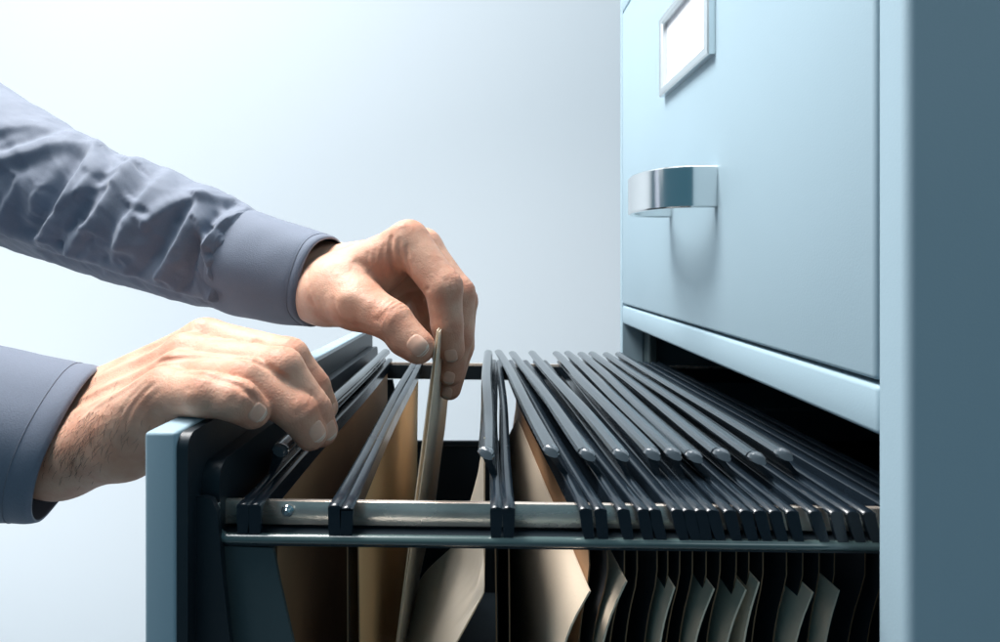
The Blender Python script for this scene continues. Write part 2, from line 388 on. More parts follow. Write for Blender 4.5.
# ------------------------------------------------------------------ hanging folders
YN_, YF_ = .2380, .5830
def lerp(a, b, t): return a + (b-a)*t
def bar_x(xn, xf, y): return lerp(xn, xf, (y-YN_)/(YF_-YN_))
def add_bar(parent, xn, xf, w=.0046, lift=0., hookdrop=.0175, slant=0.):
    """strip hanging across both rails with a hook over each."""
    top, low = -.1022 + lift, -.1116 + lift*.5
    prof = [(-w/2, low), (-w/2, top-.0012), (-w/2+.0008, top-.0003), (0, top), (w/2-.0008, top-.0003), (w/2, top-.0012), (w/2, low)]
    bm = bmesh.new()
    ys = [.2362, .2370, .2479, .2483] + list(np.linspace(.27, .55, 12)) + [.5722, .5726, .5838, .5846]; rings = []
    def X(y): return bar_x(xn, xf, y) + .0007*math.sin((y-.24)*21 + xn*300)
    for k, y in enumerate(ys):
        hi = -.0006 if k in (0, len(ys)-1) else 0.
        lw = max(low, -.1042 + lift*.3) if y < .2481 or y > .5724 else low          # notched over the rail
        rings.append([bm.verts.new((X(y)+a, y, zt(X(y), lw if b == low else b + hi))) for a, b in prof])
    n = len(prof)
    for i in range(len(ys)-1):
        for j in range(n): bm.faces.new((rings[i][j], rings[i][(j+1) % n], rings[i+1][(j+1) % n], rings[i+1][j]))
    bm.faces.new(rings[0]); bm.faces.new(rings[-1])
    sl = slant
    for yh, s in ((.2363, 1), (.5845, -1)):
        x = X(yh); b2 = bmesh.new(); zz0, zz1 = zt(x, top-.0011), zt(x, top-hookdrop)
        P_ = [(-w*.5, zz0), (w*.5, zz0), (w*.47+sl*.5, (zz0+zz1)/2), (w*.36+sl, zz1+.0012), (w*.22+sl, zz1), (-w*.22+sl, zz1), (-w*.36+sl, zz1+.0012), (-w*.47+sl*.5, (zz0+zz1)/2)]
        A = [b2.verts.new((x+p, yh, q)) for p, q in P_]; B = [b2.verts.new((x+p, yh+.0022*s, q)) for p, q in P_]
        for j in range(8): b2.faces.new((A[j], A[(j+1) % 8], B[(j+1) % 8], B[j]))
        b2.faces.new(A); b2.faces.new(B)
        t = bpy.data.meshes.new('t'); b2.to_mesh(t); b2.free(); bm.from_mesh(t); bpy.data.meshes.remove(t)
    return obj('hanger_bar', bm, M['black'], parent, auto=40)
def add_strip(parent, xn, xf, y0, y1, bn, bf, zlift=0., w=.0087):
    """grey index strip: round-backed tube leaning on a thin web that clips on to the bar."""
    bm = bmesh.new(); bw = bmesh.new(); ys = np.linspace(y0, y1, 18); R = []; W = []
    tilt = math.radians(-24)
    sec = [(-.50, -.0006), (-.46, .0010), (-.30, .0021), (-.05, .0026), (.22, .0024), (.38, .0016), (.42, .0006), (.5, .0002), (.5, -.0010), (.34, -.0018), (0, -.0022), (-.34, -.0018)]
    sec = [(p*w, q) for p, q in reversed(sec)]; NS = len(sec)
    for y in ys:
        t = (y-y0)/(y1-y0); x = lerp(xn, xf, t) + .0006*math.sin(t*7+xn*90); xb = lerp(bn, bf, t)
        z = zt(x, -.0915) + zlift + .0007*math.sin(t*3.1)
        R.append([bm.verts.new((x + a*math.cos(tilt) - b*math.sin(tilt), y, z + a*math.sin(tilt)*.6 + b)) for a, b in sec])
        zb = zt(xb, -.1026)
        W.append([bw.verts.new(q) for q in ((x-.0030, y, z-.0005), (x+.0022, y, z-.0028), (xb+.0014, y, zb), (xb-.0018, y, zb))])
    for rings, b, n in ((R, bm, NS), (W, bw, 4)):
        for i in range(len(ys)-1):
            for j in range(n): b.faces.new((rings[i][j], rings[i][(j+1) % n], rings[i+1][(j+1) % n], rings[i+1][j]))
        b.faces.new(rings[0]); b.faces.new(rings[-1])
    o = obj('index_strip', bm, M['tube'], parent, auto=28)
    obj('strip_web', bw, M['black'], o, auto=40)
    # clear moulded end
    bc = bmesh.new()
    for (ya, yb, x, t) in ((y0-.0042, y0-.0001, xn, 0),):
        z = zt(x, -.0915) + zlift
        rr = []
        for y, k, sl in ((ya, .72, 1), (ya+.0010, .92, .8), (yb-.0012, 1.02, .15), (yb, .93, 0)):
            # the moulded end is cut on a slant
            rr.append([bc.verts.new((x + k*(a*math.cos(tilt) - b*math.sin(tilt)), y - .0022*sl*(a/w), z - .0012*(1-k) + k*1.1*(a*math.sin(tilt)*.6 + b))) for a, b in sec])
        for i in range(len(rr)-1):
            for j in range(NS): bc.faces.new((rr[i][j], rr[i][(j+1) % NS], rr[i+1][(j+1) % NS], rr[i+1][j]))
        bc.faces.new(rr[0]); bc.faces.new(rr[-1])
    obj('strip_end', bc, M['cap'], o, auto=30)
def add_pocket(parent, xa, xaf, xb, xbf, depth=.225, bow=.004, seed=0, m=('dark_card', 'dark_card'), y0=.262, lean=0., belly=0.):
    """kraft pocket: two leaves hung from the bars that meet in a fold at the bottom."""
    y1 = .5640
    for k, (xn, xf, sg) in enumerate(((xa, xaf, -1), (xb, xbf, 1))):
        mid_n, mid_f = (xa+xb)/2, (xaf+xbf)/2
        def f(u, v, xn=xn, xf=xf, sg=sg):
            y = lerp(y0, y1, u); x = bar_x(xn, xf, y); xm = bar_x(mid_n, mid_f, y)
            z = zt(x, -.1100) - v*depth
            s = v**3
            x = x*(1-s) + (xm + sg*.0008)*s + bow*math.sin(math.pi*min(1, v*1.1))*math.sin(u*3.0+seed+k*1.7)*.6
            if belly: x += belly*(1-math.exp(-(max(0., -.108 - z)/.014)**1.4))
            if lean: x -= lean*(1-math.exp(-(max(0., -.1465 - z)/.022)**1.15))
            return (x, y, z)
        sheet('pocket_leaf', f, 16, 30, .0006, [M[m[k]], M['card_edge']], parent)

GRP = 'black barred hanging folders across the drawer'
def px_x(px, d): return (px - CX)*d/F
def hanging(label, b1, b2, fx, strip=None, group=GRP, bow=.003, depth=.225, lift2=0., w=.0053, m=('dark_card', 'dark_card'), y0=.262, lean=0., belly=0.):
    n1, n2 = px_x(b1, .2375), px_x(b2, .2375)
    f1, f2 = fx
    t = empty('hanging_folder', ((n1+n2)/2, .41, -.11), label, 'hanging folder', group)
    sl = max(-.0002, min(.0042, (n1-.02)*.07))
    add_bar(t, n1, f1, w, 0., .0165+.0012*math.sin(b1), sl); add_bar(t, n2, f2, w, lift2, .0160+.0015*math.sin(b2*1.7), sl*.8)
    if strip:
        sn, sf, ya, yb, zl = strip
        add_strip(t, sn, sf, ya, yb, bar_x(n1, f1, ya), bar_x(n1, f1, yb), zl)
    add_pocket(t, n1, f1, n2, f2, depth, bow, n1*100, m, y0, lean, belly)
    return t
hanging('black hanging folder nearest the drawer front, under the resting fingers', 242.5, 256, (-.0990, -.0915), (-.0955, -.0915, .272, .56, 0.), bow=.001, m=('kraft', 'kraft'))
hanging('open hanging folder with tan lining whose lone black bar runs under the thumb', 334.5, 345.5, (-.0655, -.0605), None, lift2=-.001, w=.0056, bow=.002, m=('dark_card', 'tan'))  # front leaf in dark card carries the shade between the two folders
TN = [.0040, .0354, .0530, .0687, .0845, .0943, .1040, .1180, .1336, .1490]
TF = [.0100, .0212, .0352, .0540, .0780, .0900, .1040, .1150, .1285, .1405]
BN = [(495, 510), (583.5, 599), (623, 641), (654, 676), (686, 699.5), (713, 728), (743, 760), (774, 789), (815, 833), (851, 868)]
LB = ['hanging folder whose grey strip points straight back, left edge of the packed row',
      'hanging folder second in the packed row, its grey strip slanting beside the gap',
      'hanging folder third in the packed row, just right of the slanting strip by the gap',
      'hanging folder fourth in the packed row, with a tan sliver showing behind its strip',
      'hanging folder fifth in the packed row from the gap',
      'hanging folder sixth in the packed row, in the middle of the drawer',
      'hanging folder seventh in the packed row, under the cabinet edge',
      'hanging folder third from last, below the blue cross rail of the cabinet',
      'hanging folder second from last in the row, half inside the cabinet opening',
      'last visible hanging folder, deepest in the dark cabinet opening']
for i in range(10):
    near = px_x((BN[i][0]+BN[i][1])/2, .2375)
    half = px_x(BN[i][1], .2375) - near
    fx = (TF[i] + .0065, TF[i] + .0065 + min(2*half, .0085))
    dz = (.0004, .0008, -.0004, .0002, 0, .0005, -.0003, .0002, -.0004, 0.)[i]
    hanging(LB[i], BN[i][0], BN[i][1], fx, (TN[i], TF[i], (.2705, .2735, .2725, .2710, .2735, .2725, .2715, .2730, .2705, .275)[i], .560, dz), bow=.0022 if i < 2 else .0007, depth=.22+.004*(i % 3), m=('kraft' if i == 1 else 'dark_card', 'dark_card'), y0=.266 if i == 0 else (.262 if i == 1 else .2572), belly=.0095 if i == 1 else (0. if i == 0 else -.0010), lean=(0., .006, .009, .0075, .008, .008, .008, .007, .0085, .007)[i])

for i, lb in enumerate(('dark hanging folder inside the cabinet opening, first behind the last strip',
                        'dark hanging folder inside the cabinet opening, deepest of all')):
    xn = .1790 + .0160*i; xs = .1655 + .0150*i
    b1 = CX + xn*F/.2375; b2 = CX + (xn+.0075)*F/.2375
    hanging(lb, b1, b2, (xs+.002, xs+.0095), None, bow=.002, y0=.2575, lean=.01)

# ------------------------------------------------------------------ paper folders standing in the pockets
def paper_folder(label, cpx, cpy, d0, dx_far, y_far, lean, m='manila', height=.2, th=.0008, drop=0., group='pale paper folders standing in the hanging folders', scale=.022):
    c = P(cpx, cpy, d0)
    def f(u, v):
        y = lerp(d0, y_far, u)
        t = v*height
        x = c[0] + dx_far*u - lean*(1-math.exp(-(t/scale)**1.15)) + .0016*math.sin(u*4+cpx)*math.sin(v*3)
        return (x, y, c[2] - t - drop*u)
    o = sheet('paper_folder', f, 14, 40, th, M[m])
    return tag(o, label, 'paper folder', group)
paper_folder('large pale paper folder with a bright pointed corner, right of the gap', 590, 591, .250, -.0130, .520, .0165)
paper_folder('narrow pale paper folder second from the gap, tall curved edge', 626.5, 581, .250, -.0085, .50, .0135)
paper_folder('slim paper folder third from the gap, edge curling left', 674.5, 587, .250, -.0030, .48, .0100)
paper_folder('slim paper folder fourth from the gap, edge curling left', 714, 588.5, .250, -.0030, .48, .0118)
paper_folder('pale paper folder fifth from the gap, beside a darker narrow one', 746, 589.5, .250, -.0030, .48, .0118)
paper_folder('dim narrow paper folder tucked close behind a paler one', 759, 582, .250, -.0030, .48, .0085)
paper_folder('wide pale paper folder second from the cabinet opening', 813, 592, .250, -.0040, .48, .0125)
paper_folder('last paper folder beside the dark cabinet opening', 839, 590, .250, -.0035, .48, .0090)
# sheaf in the gap, its near edge hanging beside the first strip
def sheaf(k):
    def f(u, v):
        top = P(484.5, 437, .282); far = P(431, 590, .42)
        x = lerp(top[0], far[0], u**.8); y = lerp(.282, .42, u); z0 = lerp(top[2], far[2], u**.62)
        t = v*.16; edge = -(592-CY)*.282/F
        z = z0 - t
        over = max(0., edge - z)
        x -= .55*over*(1-.85*u) + .003*k*min(1, over/.01) + .0028*math.sin(math.pi*u)
        return (x + .0009*k, y, z)
    return f
s0 = sheet('paper_sheaf', sheaf(0), 30, 50, .0009, M['paper'])
tag(s0, 'cream sheaf of papers curling down in the gap left of the packed folders', 'papers')
# the sheet being lifted, folded double
def lifted(dx, cut):
    def f(u, v):
        a = P(437.0, 330.5, .318); b = P(396, 646, .300)
        z = lerp(a[2], b[2]-.03, v); tt = (a[2]-z)/(a[2]-b[2])
        xn = lerp(a[0], b[0], tt) ; yn = lerp(.318, .300, tt)
        y = lerp(yn, .525, u)
        x = xn + .0055*u*min(1, tt*1.4) + .0010*math.sin(u*5)*(1-u)
        return (x + dx*(.35+.65*math.sin(math.pi*min(1, v*1.3+.1))), y, z + cut)
    return f
lp = empty('lifted_paper', (-.03, .41, -.205), 'doubled cream sheet pinched between thumb and fingers, drawn up from the open folder', 'paper')
sheet('leaf', lifted(0., 0.), 20, 30, .0006, M['paper'], lp)
sheet('leaf', lifted(.0021, -.0008), 20, 30, .0006, M['paper'], lp)

# ------------------------------------------------------------------ hands: one continuous surface each, from a blended distance field
H = .0009
class Field:
    def __init__(s, lo, hi):
        s.lo = np.array(lo, np.float32); n = np.ceil((np.array(hi)-s.lo)/H).astype(int)+1
        ax = [s.lo[i] + H*np.arange(n[i], dtype=np.float32) for i in range(3)]
        s.X, s.Y, s.Z = np.meshgrid(*ax, indexing='ij', sparse=True); s.n = n; s.ax = ax
    def blank(s): return np.full(tuple(s.n), .05, np.float32)
    def sub(s, pts, pad):
        pts = np.array(pts); a = np.clip(np.floor((pts.min(0)-pad-s.lo)/H).astype(int), 0, s.n-1); b = np.clip(np.ceil((pts.max(0)+pad-s.lo)/H).astype(int)+1, 1, s.n)
        return tuple(slice(a[i], b[i]) for i in range(3))
    def local(s, sl): return s.X[sl[0], :, :], s.Y[:, sl[1], :], s.Z[:, :, sl[2]]
    def cone(s, a, b, ra, rb, sl):
        X, Y, Z = s.local(sl); d = b-a; L2 = float(d@d)
        t = ((X-a[0])*d[0] + (Y-a[1])*d[1] + (Z-a[2])*d[2])/L2
        # account for taper so that the surface stays a tangent cone
        L = math.sqrt(L2); k = (ra-rb)/L
        q2 = (X-a[0])**2 + (Y-a[1])**2 + (Z-a[2])**2 - t*t*L2
        q = np.sqrt(np.maximum(q2, 0))
        t = np.clip(t - q*k/L, 0, 1)
        dx = X-a[0]-t*d[0]; dy = Y-a[1]-t*d[1]; dz = Z-a[2]-t*d[2]
        return np.sqrt(dx*dx+dy*dy+dz*dz) - (ra + (rb-ra)*t)
def smin(a, b, k):
    h = np.clip(k - np.abs(a-b), 0, None)/k
    return np.minimum(a, b) - h*h*h*k/6
def add(fd, S, a, b, ra, rb, k):
    sl = fd.sub([a, b], max(ra, rb) + max(k, .004) + .012)
    S[sl] = smin(S[sl], fd.cone(np.asarray(a), np.asarray(b), ra, rb, sl).astype(np.float32), k)
def groove(fd, S, pts, depth, w):
    """crease (depth > 0) or raised cord (depth < 0) along a polyline."""
    pts = [np.asarray(p) for p in pts]
    sl = fd.sub(pts, 4*w + .003); X, Y, Z = fd.local(sl); best = None
    for a, b in zip(pts[:-1], pts[1:]):
        d = b-a; t = np.clip(((X-a[0])*d[0]+(Y-a[1])*d[1]+(Z-a[2])*d[2])/float(d@d), 0, 1)
        q = (X-a[0]-t*d[0])**2 + (Y-a[1]-t*d[1])**2 + (Z-a[2]-t*d[2])**2
        best = q if best is None else np.minimum(best, q)
    S[sl] += (depth*np.exp(-best/(w*w))).astype(np.float32)
def lump(fd, S, c, r, h):
    c = np.asarray(c); sl = fd.sub([c], 3*r); X, Y, Z = fd.local(sl)
    S[sl] -= (h*np.exp(-((X-c[0])**2+(Y-c[1])**2+(Z-c[2])**2)/(r*r))).astype(np.float32)
def nets(fd, S):
    ins = S < 0; nx, ny, nz = S.shape
    cnt = np.zeros((nx-1, ny-1, nz-1), np.int8)
    off = [(i, j, k) for i in (0,1) for j in (0,1) for k in (0,1)]
    for o in off: cnt += ins[o[0]:nx-1+o[0], o[1]:ny-1+o[1], o[2]:nz-1+o[2]]
    act = np.argwhere((cnt > 0) & (cnt < 8)); acc = np.zeros((len(act), 3)); num = np.zeros(len(act))
    for a in range(8):
        for b in range(a+1, 8):
            oa, ob = np.array(off[a]), np.array(off[b])
            if np.abs(oa-ob).sum() != 1: continue
            pa, pb = act+oa, act+ob
            va = S[pa[:,0], pa[:,1], pa[:,2]]; vb = S[pb[:,0], pb[:,1], pb[:,2]]
            m = (va < 0) != (vb < 0); t = np.where(m, va/np.where(m, va-vb, 1), 0)
            acc[m] += (pa + (pb-pa)*t[:,None])[m]; num[m] += 1
    vert = acc/num[:,None]*H + fd.lo
    cid = np.full(cnt.shape, -1, np.int32); cid[act[:,0], act[:,1], act[:,2]] = np.arange(len(act))
    quads = []
    for ax in range(3):
        sl0 = [slice(None)]*3; sl1 = [slice(None)]*3; sl0[ax] = slice(0, -1); sl1[ax] = slice(1, None)
        e = np.argwhere(ins[tuple(sl0)] != ins[tuple(sl1)])
        u, w = (ax+1) % 3, (ax+2) % 3
        e = e[(e[:,u] > 0) & (e[:,w] > 0) & (e[:,u] < S.shape[u]-1) & (e[:,w] < S.shape[w]-1)]
        eu = np.zeros(3, int); eu[u] = 1; ew = np.zeros(3, int); ew[w] = 1
        g = lambda q: cid[q[:,0], q[:,1], q[:,2]]
        q = np.stack([g(e-eu-ew), g(e-ew), g(e), g(e-eu)], 1)
        flip = ~ins[e[:,0], e[:,1], e[:,2]]
        q[flip] = q[flip][:, ::-1]
        quads.append(q)
    q = np.concatenate(quads); q = q[(q >= 0).all(1)]
    return vert, q
class Sampler:
    def __init__(s, fd, S): s.fd, s.S = fd, S
    def __call__(s, p):
        g = (np.asarray(p, float)-s.fd.lo)/H; g = np.clip(g, 0, np.array(s.S.shape)-1.001); i = g.astype(int); f = g-i; r = 0
        for o in ((0,0,0),(0,0,1),(0,1,0),(0,1,1),(1,0,0),(1,0,1),(1,1,0),(1,1,1)):
            w = np.prod([f[k] if o[k] else 1-f[k] for k in range(3)]); r += w*s.S[i[0]+o[0], i[1]+o[1], i[2]+o[2]]
        return float(r)
    def grad(s, p, e=.0018):
        g = np.array([s(p+np.eye(3)[k]*e)-s(p-np.eye(3)[k]*e) for k in range(3)]); return g/np.linalg.norm(g)
    def cast(s, o, d, t0=0., t1=.1, n=400):
        prev = None
        for t in np.linspace(t0, t1, n):
            v = s(o+d*t)
            if v < 0:
                if prev is None: return o+d*t
                pt, pv = prev; tt = pt + (t-pt)*pv/(pv-v); return o+d*tt
            prev = (t, v)
        return None
    def view(s, px, py, y0):
        """surface point seen in the direction of a pixel, looking from y0 on."""
        d = P(px, py, 1.0); return s.cast(d*y0, d, 0, .22, 700)

def knuckle(fd, S, prev, J, nxt, r, n=3, spread=.0026, depth=.00075, dors=None, bulge=.0006):
    prev, J, nxt = map(np.asarray, (prev, J, nxt))
    ax = nxt-prev; ax = ax/np.linalg.norm(ax)
    d = J-(prev+nxt)/2 if dors is None else np.asarray(dors, float); d = d-ax*(d@ax); d = d/max(1e-9, np.linalg.norm(d))
    lat = np.cross(ax, d)
    lump(fd, S, J+d*r*.7, r*.85, bulge)
    for i in range(n):
        o = (i-(n-1)/2)*spread
        pts = [J + ax*(o + .0006*math.sin(a*3+i)) + (d*math.cos(a) + lat*math.sin(a))*r*1.02 for a in np.linspace(-1.0, 1.0, 7)]
        groove(fd, S, pts, depth*(1-.35*abs(i-(n-1)/2)), .00085)
    return d
def nail(smp, parent, px, py, y0, tip, dip, w, l, tipfrac=.8, roll=0.):
    c = smp.view(px, py, y0)
    if c is None: print('nail missed', px, py); return
    n = smp.grad(c); ax = np.asarray(tip)-np.asarray(dip); ax = ax - n*(ax@n); ax /= np.linalg.norm(ax); lat = np.cross(ax, n)
    if roll: ax, lat = ax*math.cos(roll)+lat*math.sin(roll), lat*math.cos(roll)-ax*math.sin(roll)
    A, B = 15, 17; top = []; 
    for j in range(B):
        t = -1 + 2*j/(B-1)
        for i in range(A):
            s = -1 + 2*i/(A-1)
            # rounded-square outline
            k = (1-abs(t)**3.4*.55) if t < 0 else (1-abs(t)**4*.45)
            q = c + lat*s*k*w/2 + ax*(t*l/2)*(1-.10*s*s*(1 if t > 0 else 1.6))
            p = smp.cast(q+n*.006, -n, 0, .018, 60)
            if p is None: p = q
            edge = max(abs(s), abs(t))
            h = .00028 - .0010*max(0, edge-.80)/.2
            if t > .9: h = .00022
            top.append(p + n*h)
    top = np.array(top); bot = top - n*.0014
    verts = np.concatenate([top, bot]); k = A*B; f = []; mi = []
    for j in range(B-1):
        for i in range(A-1):
            q = (j*A+i, j*A+i+1, (j+1)*A+i+1, (j+1)*A+i); f.append(q[::-1]); mi.append(1 if (j+.5)/(B-1) > tipfrac + .06*((i-A/2)/A*2)**2*-1 else 0)
            f.append(tuple(a+k for a in q)); mi.append(0)
    bo = [i for i in range(A)] + [j*A+A-1 for j in range(1,B)] + [(B-1)*A+i for i in range(A-2,-1,-1)] + [j*A for j in range(B-2,0,-1)]
    for a, b in zip(bo, bo[1:]+bo[:1]): f.append((a, b, k+b, k+a)); mi.append(1 if a//A >= B-2 else 0)
    me = bpy.data.meshes.new('fingernail'); me.from_pydata(verts.tolist(), [], f); me.update()
    for p_, m_ in zip(me.polygons, mi): p_.material_index = m_
    bm = bmesh.new(); bm.from_mesh(me); bmesh.ops.recalc_face_normals(bm, faces=bm.faces); bm.to_mesh(me); bm.free()
    return link_mesh('fingernail', me, [M['nail'], M['nail_tip']], parent, True)
def hand_object(fd, S, parent, label, spots):
    v, q = nets(fd, S)
    me = bpy.data.meshes.new('hand'); me.from_pydata(v.tolist(), [], q.tolist()); me.update()
    fl = np.zeros(len(v))
    for c, r, a in spots: fl += a*np.exp(-((v-np.asarray(c))**2).sum(1)/(r*r))
    at = me.attributes.new('flush', 'FLOAT', 'POINT'); at.data.foreach_set('value', np.clip(fl, 0, 1).astype(np.float32))
    o = link_mesh('hand', me, M['skin'], parent, True); o['label'] = label
    return o
def chain_report(nm, pts): print(nm, [round(float(np.linalg.norm(b-a))*1000) for a, b in zip(pts[:-1], pts[1:])])

person = empty('person', (-.75, .42, -UP), 'person in a slate grey shirt, one hand lifting a sheet, the other on the drawer', 'person')

# ---- hand resting on the drawer front (right hand, little finger nearest)
W_u, W_r = P(66, 457, .288), P(88, 408, .310)
mcp = [P(168, 393, .2600), P(182, 376, .278), P(189, 358, .293), P(207, 342, .309)]          # little .. index
fing = [
    [mcp[0], P(207, 394, .2490), P(236, 399.5, .2480), P(253, 411.5, .2535)],
    [mcp[1], P(246, 380, .2640), P(297, 412, .2670), P(311, 434, .2710)],
    [mcp[2], P(281, 369, .2740), P(312, 409, .2780), P(322, 431, .2830)],
    [mcp[3], P(288, 358, .2930), P(312, 386, .2980), P(323, 407, .3030)]]
rad = [[.0112, .0098, .0090, .0078], [.0122, .0103, .0090, .0078], [.0126, .0104, .0090, .0079], [.0124, .0104, .0090, .0079]]
for nm, c in zip(('R little', 'R ring', 'R middle', 'R index'), fing): chain_report(nm, c)
fd = Field((-.275, .225, -.142), (-.068, .352, -.006))
S = fd.blank()
K = .012
add(fd, S, P(-20, 445, .281), W_u, .0185, .0185, K); add(fd, S, P(-10, 414, .299), W_r, .0175, .0172, K)
add(fd, S, P(-15, 430, .290), (W_u+W_r)/2, .0215, .0205, K)
add(fd, S, W_u, P(128, 446, .2745), .0185, .0150, K)                      # heel of the hand
add(fd, S, P(128, 446, .2745), mcp[0]+np.array([-.004, .004, -.006]), .0145, .0105, K)
for i, (r0, r1) in enumerate(((.0165, .0108), (.0160, .0112), (.0165, .0116), (.0170, .0118))):
    a = W_u*(1-i/3.) + W_r*(i/3.)
    add(fd, S, a, mcp[i], r0, r1, K)
# palm side mass
pc = np.array([-.010, 0, -.014])
for i in range(4): add(fd, S, (W_u+W_r)/2 + pc*.6, mcp[i]+np.array([-.004, .002, -.012]), .015, .0085, .010)
# thumb along the outside of the drawer front
T = [W_r + np.array([.012, .008, -.012]), np.array([-.1660, .3220, -.0760]), np.array([-.1505, .3400, -.0900]), np.array([-.1470, .3440, -.1060])]
add(fd, S, T[0], T[1], .0165, .0125, .010); 
Tf = fd.blank(); add(fd, Tf, T[1], T[2], .0115, .0100, .004); add(fd, Tf, T[2], T[3], .0100, .0085, .004)
Fg = fd.blank()
for i in range(4):
    one = fd.blank()
    for j in range(3): add(fd, one, fing[i][j], fing[i][j+1], rad[i][j], rad[i][j+1], .0035)
    # fleshy pad on the underside of the fingertip
    Fg = smin(Fg, one, .0006)
S = smin(S, Fg, .0036); S = smin(S, Tf, .006)
# knuckles, tendons, veins, creases
for i in range(4):
    d = knuckle(fd, S, fing[i][0], fing[i][1], fing[i][2], rad[i][1], 3, .0024, .00045, dors=(0.15, -.25, 1.0), bulge=.0004)
    knuckle(fd, S, fing[i][1], fing[i][2], fing[i][3], rad[i][2], 3, .0018, .0005, dors=(.75, -.35, .7), bulge=.0002)
for i in range(4):                                                           # extensor cords on the back of the hand
    a = W_u*(1-i/3.)*1.0 + W_r*(i/3.)
    up = np.array([-.25, -.30, .92]); up /= np.linalg.norm(up)
    groove(fd, S, [a + up*.0170, (a*.45+mcp[i]*.55) + up*.0138, mcp[i] + up*.0110], -.0013, .0030)
    lump(fd, S, mcp[i] + up*.008, .010, .0013)
    if i < 3:
        b = W_u*(1-(i+.5)/3.) + W_r*((i+.5)/3.); mm = (mcp[i]+mcp[i+1])/2
        groove(fd, S, [b*.35+mm*.65 + up*.0125, mm + up*.0100 + np.array([.008, 0, 0])], .0014, .0058)
smp = Sampler(fd, S)
def vp(px, py): 
    p = smp.view(px, py, .236); return p
def draw(pl, depth, w):
    pts = [p for p in (vp(*q) for q in pl) if p is not None]
    if len(pts) > 1: groove(fd, S, pts, depth, w)
# folds running from the wrist to the little-finger knuckle, as the skin bunches there
draw([(152, 385), (142, 394), (132, 407), (124, 424)], .0007, .0012)
draw([(158, 392), (147, 402), (139, 416), (133, 430)], .0003, .0013)
draw([(145, 383), (131, 397), (119, 416)], .0004, .0014)
draw([(118, 458), (132, 464), (141, 463)], .0009, .0012)
draw([(158, 362), (172, 359), (190, 357), (214, 357), (250, 360), (270, 368), (286, 379)], .0020, .0012)
draw([(182, 372), (205, 375), (225, 380.5), (243, 389), (256, 400)], .0021, .0012)
draw([(208, 339), (230, 340), (255, 341.5), (278, 346)], .0014, .0012)
for k in range(46):                                                           # short fine wrinkles across the back of the hand
    x, y = rng.uniform(100, 226), rng.uniform(335, 440)
    a = rng.normal(1.9, .5); l = rng.uniform(5, 12)
    draw([(x, y), (x+l*.5*math.cos(a)+rng.normal(0, .8), y+l*.5*math.sin(a)), (x+l*math.cos(a), y+l*math.sin(a))], rng.uniform(.00006, .00017), .0007)
for q in ([(76, 402), (92, 394), (118, 381)], [(84, 418), (100, 404), (122, 391), (138, 380)]): draw(q, -.0007, .0017)
for k in range(9):                                                            # fine cross lines on the back of the wrist
    x = 86 + k*4; draw([(x, 398-k*1.5+rng.uniform(-2, 2)), (x+4, 410), (x+2, 424)], .00022, .0007)
spots = []
for i in range(4):
    up = np.array([-.1, -.3, .95])
    spots += [(mcp[i]+up*.010, .013, .22), (fing[i][1]+up*.009, .0085, .42), (fing[i][2]+np.array([.006,-.004,.005]), .007, .45), (fing[i][3], .011, .42)]
spots += [(P(118, 455, .272), .022, .22), (P(165, 395, .25), .010, .2), (W_u, .03, .16)]
hR = hand_object(fd, S, person, 'hairy wristed hand resting over the drawer front', spots)
nail(smp, hR, 258, 412.5, .236, fing[0][3], fing[0][2], .0092, .0094, .84)
nail(smp, hR, 318.5, 431, .236, fing[1][3], fing[1][2], .0098, .0108, .84)
nail(smp, hR, 331, 430, .236, fing[2][3], fing[2][2], .0095, .0110, .84)
nail(smp, hR, 335, 411, .236, fing[3][3], fing[3][2], .0085, .0105, .84)
# dark hair on the little-finger side of the wrist
def hairs(smp, parent, n, region, y0, dirpx, length, thick=.00011):
    bm = bmesh.new(); made = 0
    for _ in range(n):
        cx, cy, sx, sy = random.choice(region)
        px, py = random.gauss(cx, sx), random.gauss(cy, sy)
        p = smp.view(px, py, y0)
        if p is None: continue
        q = smp.view(px + dirpx[0] + random.gauss(0, 1.6), py + dirpx[1] + random.gauss(0, 1.2), y0)
        if q is None or np.linalg.norm(q-p) > .012: continue
        n_ = smp.grad(p); d = (q-p)/max(1e-6, np.linalg.norm(q-p)); L = length*random.uniform(.5, 1.2)
        side = np.cross(d, n_); bend = random.gauss(0, .22)
        pts = [p - n_*.0004, p + d*L*.35 + n_*.0007 + side*bend*L*.12, p + d*L*.7 + n_*.0010 + side*bend*L*.4, p + d*L + n_*.0008 + side*bend*L*.8]
        sweep(bm, [Vector(a) for a in pts], circle(thick, 3), up=Vector(n_), scale=[1, .9, .7, .25]); made += 1
    return obj('wrist_hair', bm, M['hair'], parent)
tag(hairs(smp, hR, 250, [(74, 440, 11, 14), (84, 438, 15, 13), (92, 428, 15, 15), (68, 458, 10, 14), (78, 418, 16, 20), (104, 412, 24, 20), (112, 430, 22, 18)], .236, (-1.6, 5), .0060, .00008), kind='stuff')

